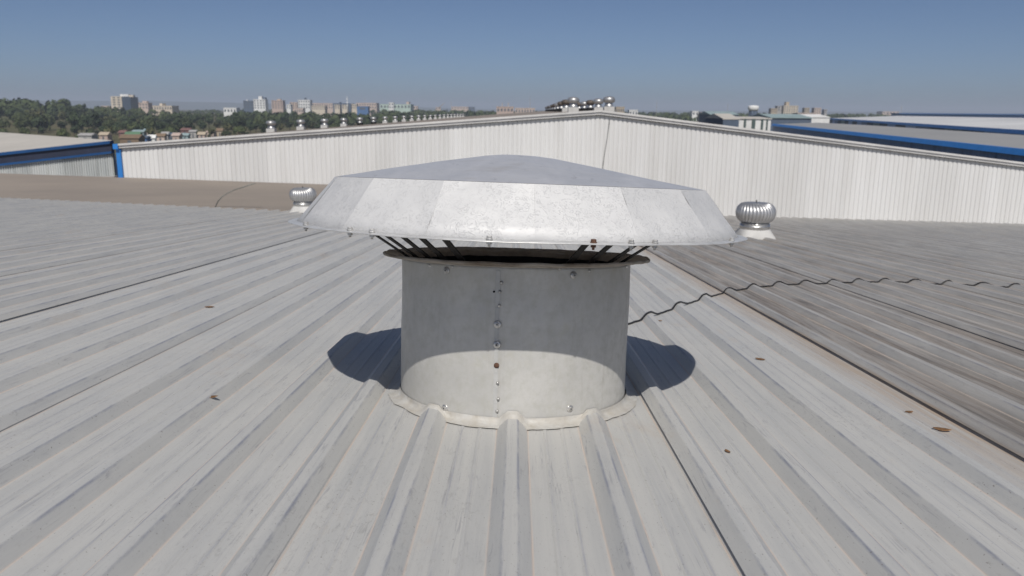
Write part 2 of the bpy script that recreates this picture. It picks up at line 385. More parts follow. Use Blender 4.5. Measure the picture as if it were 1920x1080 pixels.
# ------------------------------------------------------------------ white gable warehouse behind the roof
YW = 23.62
def wallpt(x, y): return at(x, y, YW)
APEX = wallpt(1125, 207); LE = wallpt(216, 270.5); RE0 = wallpt(1796, 290)
sR = (RE0.z - APEX.z) / (RE0.x - APEX.x); RE = Vector((19.5, YW, APEX.z + sR * (19.5 - APEX.x)))
def rake_z(x): 
    return APEX.z + (LE.z - APEX.z) * (APEX.x - x) / (APEX.x - LE.x) if x < APEX.x else APEX.z + sR * (x - APEX.x)
GW = thing('gable_warehouse', 'white corrugated warehouse with a wide low gable behind the roof', 'warehouse', Vector((LE.x, YW, 0)))
GO = Vector((LE.x, YW, 0))
WP, ZB = 0.1325, 13 - 4.3
nrib = 8; xw = LE.x + .16
while xw < RE.x - .3:
    x1 = min(xw + WP * nrib, RE.x); vs = []; fs = []; xs = []
    for i in range(nrib):
        c = xw + i * WP
        xs += [(c, .020), (c + .024, .020), (c + .036, 0.0), (c + WP - .012, 0.0)]
    xs += [(xw + nrib * WP - .001, .020)]
    for x, dep in xs:
        zt = rake_z(x) - .10
        for z in (ZB, zt): vs.append((x - GO.x, dep, z))
    fs = [(i * 2, i * 2 + 2, i * 2 + 3, i * 2 + 1) for i in range(len(xs) - 1)]
    MB().add(vs, fs).build('cladding_sheet', 'clad_white', GW)
    xw += WP * nrib
RD = Vector((math.sin(R(1.5)), math.cos(R(1.5)), 0)); RLEN = 190.0
def slope(p0, p1, name):
    th = .05; a = p0 - GO + Vector((0, -.03, -.012)); b = p1 - GO + Vector((0, -.03, -.012)); c = b + RD * RLEN; d = a + RD * RLEN; dn = Vector((0, 0, -th))
    return MB().add([a, b, c, d, a + dn, b + dn, c + dn, d + dn], [(0, 1, 2, 3), (7, 6, 5, 4), (0, 4, 5, 1), (1, 5, 6, 2), (2, 6, 7, 3), (3, 7, 4, 0)]).build(name, 'far_roof', GW)
slope(LE, APEX, 'roof_slope'); slope(APEX, RE, 'roof_slope')
def trim(p0, p1, z0, z1, y0, y1, name, m):
    a = p0 - GO; b = p1 - GO
    return MB().add([a + Vector((0, y, z)) for y in (y0, y1) for z in (z0, z1)] + [b + Vector((0, y, z)) for y in (y0, y1) for z in (z0, z1)],
                    [(0, 4, 5, 1), (1, 5, 7, 3), (3, 7, 6, 2), (2, 6, 4, 0), (0, 1, 3, 2), (4, 6, 7, 5)]).build(name, m, GW)
for a, b in ((LE + Vector((.14, 0, .14 * (APEX.z - LE.z) / (APEX.x - LE.x))), APEX), (APEX, RE)):
    trim(a, b, -.045, .012, -.135, .02, 'rake_trim', 'trim_white')
    trim(a, b, -.118, -.048, -.095, .01, 'rake_trim', 'trim_white')
    trim(a, b, -.137, -.121, -.075, .01, 'trim_shadow_strip', 'trim_dark')  # solid dark strip, coloured as the shadow line below the trim
MB().box(-.01, .135, -.14, .03, LE.z - .135, LE.z + .012).build('eave_end_cap', 'blue_paint', GW)
MB().box(.02, .155, -.045, .03, ZB, LE.z - .137).build('corner_post', 'blue_paint', GW)
# long side wall and back
b = LE - GO
MB().add([(.03, .04, 4), (.03 + RD.x * RLEN, RLEN, 4), (.03 + RD.x * RLEN, RLEN, b.z - .07), (.03, .04, b.z - .07)], [(0, 1, 2, 3)]).build('side_wall', 'clad_white', GW)
# dark cable hanging down the gable
pts = [at(1143, 224, YW - .06), at(1139, 255, YW - .05), at(1134, 285, YW - .04), at(1130, 312, YW - .05), at(1126, 380, YW - .05)]
tag(MB().tube(pts, .0085, 6).build('wall_cable', 'cable_black'), 'thin dark cable hanging slantwise on the white gable wall', 'cable')

# dusty brown lower roof rising to the gable on the left
def line_v(u): return 15.5 + .297 * (-5.42 - u)
uL, uR = -21.5, -3.4
A = RM @ Vector((uL, line_v(uL), .038)); B = RM @ Vector((uR, line_v(uR), .038))
p0 = wallpt(222, 332); p1 = wallpt(611, 345.5); sl_ = (p1.z - p0.z) / (p1.x - p0.x)
def backz(x): return p0.z + sl_ * (x - p0.x)
Dk = Vector((A.x - .5, YW - .012, backz(A.x))); Ek = Vector((B.x, YW - .012, backz(B.x)))
nx, ny = 40, 10; vs = []; fs = []
for j in range(ny + 1):
    for i in range(nx + 1):
        f_ = A.lerp(B, i / nx); g_ = Dk.lerp(Ek, i / nx); p = f_.lerp(g_, j / ny)
        p.z += .012 * noise.noise((p.x * .6, p.y * .8, 0)) * math.sin(math.pi * j / ny); vs.append(p)
fs = [(j * (nx + 1) + i, j * (nx + 1) + i + 1, (j + 1) * (nx + 1) + i + 1, (j + 1) * (nx + 1) + i) for j in range(ny) for i in range(nx)]
k0 = len(vs); vs += [B + Vector((0, 0, -.4)), Ek + Vector((0, 0, -1.4)), Dk + Vector((0, 0, -3))]
kf = len(vs); vs += [A.lerp(B, i / nx) - NR * .06 for i in range(nx + 1)]; fs += [(kf + i, kf + i + 1, i + 1, i) for i in range(nx)]
fs += [(nx, k0, k0 + 1, (ny + 1) * (nx + 1) - 1), (ny * (nx + 1), (ny + 1) * (nx + 1) - 1, k0 + 1, k0 + 2)]
tag(MB().add(vs, fs, False).build('lower_roof', 'dusty_roof'), 'dusty brown lean-to roof between the grey sheets and the white gable', 'roof', kind='structure')
nq = (B - A).cross(Dk - A).normalized()
def onramp(x, y):
    r = ray(x, y); t = (A - EYE).dot(nq) / r.dot(nq); return EYE + r * t
cp = [(404, 389), (409, 378), (416, 370), (428, 362), (442, 356), (458, 351), (470, 347), (478, 345)]
tag(MB().tube([onramp(x, y) + Vector((0, 0, .012)) for x, y in cp], .013, 8).build('grey_hose', 'trim_dark'), 'thin grey hose curving up the dusty brown roof to the gable', 'hose')

# ------------------------------------------------------------------ the big roof ventilator
AX = vnormal(361.8, 960, .0257); AH = vnormal(347.5, 960, .0377)
def axes(ax):
    ux = Vector((0, 1, 0)).cross(ax).normalized(); return ux, ax.cross(ux)
vu, vv = axes(AX); hu, hv = axes(AH)
VM = frame(VC, vu, vv, AX); VMI = VM.inverted()
HV = .619
V = thing('roof_ventilator', 'large round galvanised roof ventilator with a faceted hood', 'ventilator', VM)
# drum (walls with thickness, open top), angles: 0 = right, -90 deg = towards the camera
n = 160; prof = [(.5, -.06)] + [(.5, .03 + .035 * i) for i in range(17)] + [(.5, HV - .012), (.492, HV - .012), (.492, .30), (.492, -.06)]
mb = MB().lathe(prof, n)
mb.v = [tuple(Vector(p) + Vector((p[0], p[1], 0)).normalized() * (.0045 * noise.noise((p[0] * 2.6, p[1] * 2.6, p[2] * 3.4)) + .0012 * noise.noise((p[0] * 9, p[1] * 9, p[2] * 9)))) for p in mb.v]
mb.v = [(x, y, z - .020 * y * max(0, min(1, (z - .4) / .2))) for x, y, z in mb.v]
mb.build('drum', 'drum_metal', V)
MB().lathe([(.001, .18), (.489, .18)], 48).build('throat_shade_floor', 'black_inside', V)  # black floor and liner added, their colour stands for shade inside the drum
MB().lathe([(.4895, .18), (.4895, HV - .030)], 64).build('throat_shade_liner', 'black_inside', V)
# fan motor and blades down in the dark throat
fan = MB().lathe([(.001, .40), (.08, .40), (.085, .38), (.085, .24), (.001, .24)], 24).build('fan_motor', 'bar_steel', V)
for i in range(6):
    a = i * math.pi / 3
    MB().box(.07, .44, -.06, .06, -.004, .004, Matrix.Rotation(a, 4, 'Z') @ T(0, 0, .42) @ Matrix.Rotation(.5, 4, 'X')).build('fan_blade', 'bar_steel', fan)
# flange: flared bell mouth
TILT = .020                                      # the mouth of the drum is not quite square to its axis
def ring_jit(mb, amp, q):
    mb.v = [(x, y, z - TILT * y + amp * noise.noise((x * 6, y * 6, q)) + amp * .8 * noise.noise((x * 17, y * 17, q + 3))) for x, y, z in mb.v]; return mb
ring_jit(MB().lathe([(.5015, HV - .017), (.512, HV - .015), (.545, HV - .011), (.574, HV - .008), (.5815, HV - .004), (.583, HV + .001), (.580, HV + .005)], 128), .004, 1).build('flange', 'flange_paint', V)
ring_jit(MB().lathe([(.580, HV + .0048), (.545, HV + .001), (.51, HV - .006), (.488, HV - .012), (.488, HV - .034)], 128), .004, 1).build('flange_throat', 'flange_top', V)
ring_jit(MB().lathe([(.5022, HV - .019), (.5055, HV - .019), (.5055, HV - .010), (.5022, HV - .010)], 128, closed=True), .002, 1).build('flange_bead', 'flange_lip', V)
# vertical seam strip
aS = R(-98.3)
def on_drum(ang, z, r=.5): return Matrix.Rotation(ang, 4, 'Z') @ T(r, 0, z) @ Matrix.Rotation(math.pi / 2, 4, 'Y')     # local z points outwards
MB().lathe([(.5008, .02), (.5024, .02), (.5024, HV - .022), (.5008, HV - .022)], 3, closed=True, a0=aS - .017, a1=aS + .017, smooth=False).build('seam_strip', 'seam_metal', V)
MB().lathe([(.5025, .20), (.5037, .20), (.5037, .455), (.5025, .455)], 3, closed=True, a0=aS - .010, a1=aS + .010, smooth=False).build('seam_strip', 'seam_metal', V)
def drum_px(x, y):                               # drum point seen at a picture point
    o = VMI @ EYE; d = (VMI.to_3x3() @ ray(x, y)); a_ = d.x ** 2 + d.y ** 2; b_ = 2 * (o.x * d.x + o.y * d.y); c_ = o.x ** 2 + o.y ** 2 - .2525
    t = (-b_ - math.sqrt(max(0, b_ * b_ - 4 * a_ * c_))) / (2 * a_); p = o + d * t; return math.atan2(p.y, p.x), p.z
screw = MB().lathe([(.0001, .0085), (.006, .0085), (.0075, .006), (.0075, .0035)], 6, smooth=False).mesh('screw'); screw.materials.append(M['bolt_zinc'])
washer = MB().lathe([(.0002, .0030), (.0125, .0030), (.0145, .0008), (.0145, -.002)], 18).mesh('washer'); washer.materials.append(M['bolt_zinc'])
hole = MB().lathe([(.0001, .0092), (.0034, .0092), (.0034, .008)], 10).mesh('socket'); hole.materials.append(M['washer_rubber'])
rivet = MB().lathe([(.0001, .0042), (.004, .0036), (.0062, .0008), (.0062, -.002)], 12).mesh('rivet'); rivet.materials.append(M['bolt_zinc'])
rusty = MB().lathe([(.0001, .0060), (.007, .0050), (.0105, .0010), (.0105, -.002)], 14).mesh('rivet_rusty'); rusty.materials.append(M['bolt_rust'])
for x, y in ((837, 507), (1076, 516), (834, 765), (1069, 766), (933, 608), (932, 646)):
    a, z = drum_px(x, y); o = link('washer', washer, None, V, on_drum(a, z, .5065 if 900 < x < 960 else .5015))
    h_ = link('screw_head', screw, None, o); link('screw_socket', hole, None, o)
a, z = drum_px(931, 685); link('rivet', rusty, None, V, on_drum(a, z, .5045))['label'] = 'rust brown rivet low on the seam'
for x, y in ((805, 498), (848, 500), (1050, 504), (1106, 508), (940, 530), (937, 547), (936, 573), (933, 718), (934, 748), (1176, 500), (932, 771)):
    a, z = drum_px(x, y); link('rivet', rivet, None, V, on_drum(a, z, .5045 if 900 < x < 960 else .5005))
a, z = drum_px(926, 547); MB().lathe([(.0001, .0012), (.0042, .0012), (.0042, -.001)], 10).build('drilled_hole', 'black_inside', V, on_drum(a, z, .5))
# base flashing: skirt of sealant and sheet that laps the ribs
n = 180; vs = []; prof = [(.5035, .034), (.506, .024), (.512, .0150), (.524, .0095), (.540, .0068), (.554, .0055)]
DM = VMI @ RM
for i in range(n):
    a = 2 * math.pi * i / n
    for r, z in prof:
        rr = r + (.012 * noise.noise((math.cos(a) * 5, math.sin(a) * 5, 1.3)) + .006 * noise.noise((math.cos(a) * 22, math.sin(a) * 22, 4))) * (r > .51)
        x, y = rr * math.cos(a), rr * math.sin(a)
        w = max(z, 0)
        rp = rib_profile(x)
        if r < .53: w = max(w, rp + .005 + (.020 if abs(x) < .05 else .006) * max(0, 1 - (r - .503) / .03)) if rp > .004 else w
        vs.append(DM @ Vector((x, y, w)))
q = len(prof)
MB().add(vs, [(i * q + t, ((i + 1) % n) * q + t, ((i + 1) % n) * q + t + 1, i * q + t + 1) for i in range(n) for t in range(q - 1)], True).build('base_flashing', 'flashing', V)
# guard bars between flange and hood, in two clusters
bar = MB().box(-.0025, .0025, -.0135, .0135, 0, 1).mesh('guard_bar'); bar.materials.append(M['bar_steel'])
for base in (-90,):
    for off in (-56, -47.5, -39.5, -31.5, -23.5, 21, 31, 41.5, 52):
        a = R(base + off + random.uniform(-.8, .8)); p = Vector((.520 * math.cos(a), .520 * math.sin(a), HV - .008 - TILT * .52 * math.sin(a))); e = Vector((.80 * math.cos(a), .80 * math.sin(a), HV + .172)); d = e - p
        z = d.normalized(); t = Vector((-math.sin(a), math.cos(a), 0)); x = t.cross(z)
        o = link('guard_bar', bar, None, V, frame(p, x * 1.0, t, z) @ Matrix.Diagonal((1, 1, d.length, 1)))
# hood
HM = VMI @ frame(VC + AX * HV, hu, hv, AH)
RIMR, RIMZ, SKR, SKZ, TPR, TPZ = .973, .1263, .938, .1300, .797, .3125
NF = 16; AOFF = R(-90 + 3.0)
apr = [(.0, .443), (.10, .4415), (.16, .433)]
vs = [(0, 0, .4345)]; fs = []
for r, z in ((.09, .4330), (.155, .4265), (.36, .395), (.58, .3545), (TPR, TPZ + .001)):
    for i in range(NF * 2):
        a = AOFF + math.pi * i / NF; rr = r * (math.cos(math.pi / NF) if (i % 2 and r > .5) else 1)
        zz = z + (.006 * noise.noise((r * 3 * math.cos(a), r * 3 * math.sin(a), 7)) if r < .7 else 0) - (.008 * max(0, math.cos(a - .3)) if .2 < r < .7 else 0)
        vs.append((rr * math.cos(a), rr * math.sin(a), zz))
k = NF * 2
fs = [(0, 1 + i, 1 + (i + 1) % k) for i in range(k)] + [(1 + j * k + i, 1 + (j + 1) * k + i, 1 + (j + 1) * k + (i + 1) % k, 1 + j * k + (i + 1) % k) for j in range(4) for i in range(k)]
hood = MB().add(vs, fs, True).build('hood', 'crown_metal', V, HM)
for i in range(NF):
    a0 = AOFF + 2 * math.pi * i / NF; a1 = a0 + 2 * math.pi / NF; vs = []
    nu, nv = 6, 4; am = (a0 + a1) / 2
    for th in (0, .002):
        for jv in range(nv + 1):
            f_ = jv / nv
            for iu in range(nu + 1):
                g_ = iu / nu
                bt = Vector((SKR * math.cos(a0), SKR * math.sin(a0), SKZ)).lerp(Vector((SKR * math.cos(a1), SKR * math.sin(a1), SKZ)), g_)
                bt += Vector((math.cos(am), math.sin(am), 0)) * (SKR * (1 - math.cos(math.pi / NF)) * (1 - (2 * g_ - 1) ** 2)) * .9
                tp = Vector((TPR * math.cos(a0), TPR * math.sin(a0), TPZ)).lerp(Vector((TPR * math.cos(a1), TPR * math.sin(a1), TPZ)), g_)
                p = bt.lerp(tp, f_) - Vector((math.cos(am), math.sin(am), .9)) * th
                p += Vector((math.cos(am), math.sin(am), .9)) * (.0035 * noise.noise((p.x * 4, p.y * 4, p.z * 5 + 3)) * math.sin(math.pi * f_) + .0012 * random.uniform(-1, 1) * (0 < jv < nv))
                vs.append(p)
    m = nu + 1; o_ = (nv + 1) * m; fs = []
    for jv in range(nv):
        for iu in range(nu):
            q = (jv * m + iu, jv * m + iu + 1, (jv + 1) * m + iu + 1, (jv + 1) * m + iu); fs += [q, tuple(t + o_ for t in q[::-1])]
    fs += [(iu, iu + o_, iu + 1 + o_, iu + 1) for iu in range(nu)]
    MB().add(vs, fs, True).build('skirt_panel', 'hood_metal', hood)
mb = MB().lathe([(.925, RIMZ + .0055), (.955, RIMZ + .0020), (.970, RIMZ), (.973, RIMZ - .002), (.9705, RIMZ - .0045), (.955, RIMZ - .002), (.925, RIMZ + .001)], 160, closed=True)
mb.v = [(x, y, z + .0035 * noise.noise((x * 3, y * 3, 1)) + .0016 * noise.noise((x * 13, y * 13, 2))) for x, y, z in mb.v]
mb.build('rim', 'rim_metal', hood)
HWI = (VM @ HM).inverted()
def rim_px(x, y):
    o = HWI @ EYE; d = HWI.to_3x3() @ ray(x, y); t = (RIMZ - o.z) / d.z; p = o + d * t; return math.atan2(p.y, p.x)
def ang_x(x):                                    # front rim angle whose picture x is x
    best = None
    for i in range(0, 1800):
        a = R(-180 + i * .1); p = (VM @ HM) @ Vector((.955 * math.cos(a), .955 * math.sin(a), RIMZ)) - EYE
        e = abs(W / 2 + F * p.dot(RT) / p.dot(fwd) - x)
        if best is None or e < best[0]: best = (e, a)
    return best[1]
bolt = MB().lathe([(.0001, .013), (.008, .013), (.0092, .0115), (.0092, .0042), (.0118, .0040), (.0118, .0010)], 6, smooth=False).lathe([(.0045, .002), (.0045, -.022), (.0001, -.022)], 8).lathe([(.0045, -.006), (.0088, -.006), (.0088, -.014), (.0045, -.014)], 6, smooth=False).mesh('bolt'); bolt.materials.append(M['bolt_zinc'])
boltr = bolt.copy(); boltr.materials.clear(); boltr.materials.append(M['bolt_rust'])
for x, rust in ((573, 0), (656, 0), (697, 0), (917, 0), (1113, 1), (1184, 0), (1228, 0), (1372, 0)):
    a = ang_x(x); link('bolt', boltr if rust else bolt, None, hood, T(.954 * math.cos(a), .954 * math.sin(a), RIMZ + .002))
for dg in (20, 42, 60, 66, 90, 114, 120, 150, 170):
    a = R(dg); link('bolt', bolt, None, hood, T(.954 * math.cos(a), .954 * math.sin(a), RIMZ + .002))

# ------------------------------------------------------------------ turbine ventilators
def make_turbine(label, mw, s=1.0, spin=0.0):
    t = thing('turbine_ventilator', label, 'turbine vent', mw @ Matrix.Diagonal((s, s, s, 1)), 'turbine ventilators on the near grey roof')
    # square-to-round base
    vs = []; n = 32
    for z, rr, sq in ((0, .335, 1.0), (.02, .330, 1.0), (.10, .300, .55), (.165, .272, 0.0)):
        for i in range(n):
            a = 2 * math.pi * i / n; k_ = 1 / max(abs(math.cos(a)), abs(math.sin(a))); r = rr * (1 + sq * (min(k_, 1.30) - 1)); vs.append((r * math.cos(a), r * math.sin(a), z))
    MB().add(vs, [(j * n + i, j * n + (i + 1) % n, (j + 1) * n + (i + 1) % n, (j + 1) * n + i) for j in range(3) for i in range(n)], True).build('base', 'curb_white', t)
    MB().lathe([(.275, .150), (.275, .205), (.281, .210), (.281, .222), (.274, .228), (.262, .262), (.255, .262)], 40).build('neck', 'turbine_neck', t)
    MB().lathe([(.24, .262), (.262, .258), (.264, .272), (.24, .276)], 40, closed=True).build('lower_ring', 'turbine_neck', t)
    MB().lathe([(.0001, .645), (.12, .643), (.215, .636), (.228, .628), (.215, .622), (.0001, .630)], 40).build('top_cap', 'turbine_steel', t)
    MB().tube([(0, 0, .64), (0, 0, .69)], .010, 8).build('spindle', 'bar_steel', t)
    # curved vanes: meridian bulge, each vane twisted along its height
    nv = 30; vs = []; m = 10; prof = []
    for j in range(m + 1):
        f_ = j / m; th = -1.25 + 2.55 * f_
        prof.append((.190 + .160 * math.cos(th), .455 + .185 * math.sin(th)))
    wdt = 2 * math.pi / nv
    for j, (r, z) in enumerate(prof):
        tw = .20 * math.sin(math.pi * j / m) 
        for q, (da, dr) in enumerate(((-.25, -.030), (.05, .002), (.40, .012), (.80, -.002), (1.02, -.030))):
            a = tw + da * wdt * 1.12; vs.append(((r + dr) * math.cos(a), (r + dr) * math.sin(a), z))
    me = MB().add(vs, [(j * 5 + q, j * 5 + q + 1, (j + 1) * 5 + q + 1, (j + 1) * 5 + q) for j in range(m) for q in range(4)], True).mesh('vane'); me.materials.append(M['turbine_steel'])
    for i in range(nv): link('vane', me, None, t, Matrix.Rotation(spin + i * wdt, 4, 'Z'))
    MB().lathe([(.001, .30), (.20, .30), (.20, .60), (.001, .60)], 24).build('inner_core', 'black_inside', t)
    return t
up = Vector((0, 0, 1))
def plumb(p, rz=0): return T(*p) @ Matrix.Rotation(rz, 4, 'Z')
pr = RM @ Vector((4.29, 10.95, .02)); make_turbine('silver turbine vent on the grey roof right of the big hood', plumb(pr), .97, .3)
pl = RM @ Vector((-4.98, 15.25, .03)); make_turbine('silver turbine vent peeping out left behind the big hood', plumb(pl), .86, 1.1)

# small turbines along the roof of the gable warehouse
mbh = MB().lathe([(.16, .30), (.25, .33), (.29, .38), (.30, .43), (.285, .48), (.23, .525), (.10, .55), (.0001, .553)], 20); head = mbh.mesh('head'); head.materials.append(M['turbine_far'])
neck = MB().lathe([(.21, .15), (.21, .24), (.18, .25), (.18, .32)], 16).mesh('neck'); neck.materials.append(M['turbine_far'])
curb = MB().box(-.25, .25, -.25, .25, -.15, .16).mesh('base'); curb.materials.append(M['curb_white'])
curbd = curb.copy(); curbd.materials.clear(); curbd.materials.append(M['black_inside'])
headd = head.copy(); headd.materials.clear(); headd.materials.append(M['bar_rust'])
def small_turbine(p, label, group, dark=False, s=1.0, dhead=False):
    t = thing('turbine_ventilator', label, 'turbine vent', T(*p) @ Matrix.Diagonal((s, s, s * 1.25, 1)), group)
    link('head', headd if dhead else head, None, t); link('neck', neck, None, t); link('base', curbd if dark else curb, None, t); return t
RX = GO + Vector((0, 0, 0))
def roofpt(X0, Y):                               # point on the gable roof; X0 measured on the gable wall
    return Vector((X0 + RD.x / RD.y * (Y - YW), Y, rake_z(X0)))
rowX = at(240, 268, YW).x
for i in range(22):
    Y = 36.6 + 4.66 * i
    p = roofpt(rowX, Y); small_turbine(p, 'small turbine vent, %s from the front in the row on the left slope' % ORD[i], 'turbine row on the left slope of the white gable warehouse', i in (4, 5), .74)
for i in range(11):
    p = roofpt(APEX.x - .50, 29.5 + 6.6 * i); small_turbine(p + Vector((0, 0, .0)), 'small turbine vent, %s from the front just left of the gable ridge' % ORD[i], 'turbine rows along the gable ridge', i > 1, .74, i > 0 and i % 3 != 0)
for i in range(8):
    p = roofpt(APEX.x + .78, 29.5 + 4.9 * i); small_turbine(p + Vector((0, 0, .08)), 'small turbine vent, %s from the front just right of the gable ridge' % ORD[i], 'turbine rows along the gable ridge', i > 1, .74, i > 1 and i % 2 == 0)

# ------------------------------------------------------------------ cable lying over the ribs, dry leaves
cpx = [(1175, 608), (1210, 598), (1262, 579), (1312, 563), (1358, 549), (1400, 541), (1450, 536), (1495, 533), (1548, 532), (1590, 530), (1633, 529), (1690, 529), (1753, 533), (1796, 533), (1860, 538), (1940, 540)]
cw = [onroof(x, y, .006) for x, y in cpx]
def cable_v(u):
    if u <= cw[0].x: return cw[0].y + (cw[1].y - cw[0].y) / (cw[1].x - cw[0].x) * (u - cw[0].x)
    for a, b in zip(cw[:-1], cw[1:]):
        if a.x <= u <= b.x: return a.y + (b.y - a.y) * (u - a.x) / (b.x - a.x)
    return cw[-1].y
pts = []; u = .10
while u < cw[-1].x:
    d = ((u / RP + 100.5) % 1.0 - .5) * RP       # signed distance to the nearest crest
    ci = round(u / RP); sg = .75 + .9 * abs(noise.noise((ci * 1.37, 2.2, 0)))
    h = .040 * max(0, 1 - max(0, abs(d) - HALF_CREST * .7) / ((.050 if d < 0 else .105) * sg)) ** 1.2
    w = max(soft(u), h, soft(u - .008), soft(u + .008)) + .0065
    pts.append(Vector((u, cable_v(u) + .030 * noise.noise((u * 2.3, 0, 0)) + .010 * noise.noise((u * 9, 4, 0)) - (.012 if abs(d) < .03 else 0), w))); u += .012
pts2 = [sum((pts[min(max(i + q, 0), len(pts) - 1)] for q in (-1, 0, 1)), Vector()) / 3 for i in range(len(pts))]
o = MB().tube(pts2, .0070, 8).build('power_cable', 'cable_black', None, RM); tag(o, 'black cable draped over the roof ribs from the ventilator', 'cable')
def leaf(x, y, size, rz, label, curl=.3):
    size *= 1.12; p = onroof(x, y, 0); w = rib_profile(p.x) + .001; vs = []; n = 7
    for i in range(n):
        t = i / (n - 1); wd = size * .26 * math.sin(math.pi * (.04 + .92 * t)) ** .8
        for s_ in (-1, 0, 1): vs.append((size * (t - .5), s_ * wd, abs(s_) * wd * curl + size * .10 * (2 * t - 1) ** 2 + .001))
    fs = [(i * 3 + k, i * 3 + k + 1, (i + 1) * 3 + k + 1, (i + 1) * 3 + k) for i in range(n - 1) for k in (0, 1)]
    o = MB().add(vs, fs, True).build('dry_leaf', 'leaf_dry', None, RM @ T(p.x, p.y, w) @ Matrix.Rotation(rz, 4, 'Z') @ Matrix.Rotation(.08, 4, 'X'))
    md = o.modifiers.new('thickness', 'SOLIDIFY'); md.thickness = .0008
    tag(o, label, 'leaf', 'dry leaves on the near roof')
leaf(398, 759, .040, .5, 'curled brown leaf on the sheet left of the ventilator')
leaf(393, 577, .055, .2, 'small dry leaf high up on the left sheets')
leaf(1425, 675, .050, -.6, 'small rust-brown leaf on a rib right of the drum shadow')
leaf(1364, 848, .030, 1.8, 'dark red leaf scrap right of the open sheet lap')
leaf(1766, 808, .060, -.4, 'larger rust-brown leaf near the right edge')
leaf(1704, 774, .034, .2, 'tiny brown leaf left of the leaf at the right edge')
leaf(1236, 603, .040, .1, 'brown leaf on a rib just below the black cable')

# ------------------------------------------------------------------ blue-trimmed shed at the left edge
YL = 36.0
def lp(x, y, dy=0.0): return at(x, y, YL + dy)
FR, FL = lp(209, 265), lp(-160, 304.5); NRt, NLt = lp(211, 287.5), lp(-160, 329); BR, BLt = lp(219, 328.5), lp(-160, 344)
LS = thing('blue_trim_shed', 'shed with cream roof, navy band and grey wall at the left edge', 'shed', Vector((FR.x, YL, 0))); LO = Vector((FR.x, YL, 0))
def strip(name, m, a0, a1, b0, b1, y0, y1):      # a = upper edge, b = lower edge, left to right
    ps = [p - LO + Vector((0, y, 0)) for y in (y0, y1) for p in (a0, a1, b1, b0)]
    return MB().add(ps, [(3, 2, 1, 0), (4, 5, 6, 7), (0, 1, 5, 4), (2, 3, 7, 6), (1, 2, 6, 5), (0, 4, 7, 3)]).build(name, m, LS)
dz = Vector((0, 0, 1))
strip('top_trim', 'blue_deep', FL + dz * .03, FR + dz * .03, FL - dz * .10, FR - dz * .10, -.16, .2)
strip('navy_band', 'navy_clad', FL - dz * .103, FR - dz * .103, NLt + dz * .10, NRt + dz * .10, -.06, .2)
strip('bottom_trim', 'blue_deep', NLt + dz * .097, NRt + dz * .097, NLt, NRt, -.10, .2)
npan = 12
for i in range(npan):
    f0, f1 = i / npan, (i + .985) / npan; vs = []
    nr_ = 7
    for j in range(nr_ * 4 + 1):
        f_ = f0 + (f1 - f0) * j / (nr_ * 4); off = (0, 0, .05, .05)[j % 4] + random.uniform(-.006, .006)
        t_ = NLt.lerp(NRt, f_) - LO; b_ = BLt.lerp(BR, f_) - LO
        vs += [(t_.x, off + .02, b_.z - .5), (t_.x, off + .02, t_.z - .003)]
    MB().add(vs, [(j * 2, j * 2 + 2, j * 2 + 3, j * 2 + 1) for j in range(nr_ * 4)]).build('wall_panel', 'grey_fence', LS)
BK = lp(203, 264.5, .6); BB_ = at(-160, 237.5, 74)
MB().add([FL - LO + dz * .05, FR - LO + dz * .05, BK - LO + dz * .05, BB_ - LO + dz * .05, FL - LO - dz * .02, FR - LO - dz * .02, BK - LO - dz * .02, BB_ - LO - dz * .02], [(0, 1, 2, 3), (7, 6, 5, 4), (0, 4, 5, 1), (1, 5, 6, 2), (2, 6, 7, 3), (3, 7, 4, 0)]).build('roof', 'shed_roof_cream', LS)
MB().add([FR - LO + Vector((-.05, .2, -.05)), Vector((-.05, .2, 2)), Vector((-6, 14, 2)), BK.lerp(BB_, .2) - LO - dz * .1], [(0, 1, 2, 3)]).build('end_wall', 'navy_wall', LS)
mb = MB().add([BLt + Vector((0, .1, -.02)), BR + Vector((0, .1, -.02)), BR + Vector((.4, -6, -.35)), BLt + Vector((0, -6, -.35))], [(3, 2, 1, 0)])
tag(mb.build('service_lane', 'wall_grey'), 'narrow grey strip at the foot of the left shed', 'lane', kind='structure')

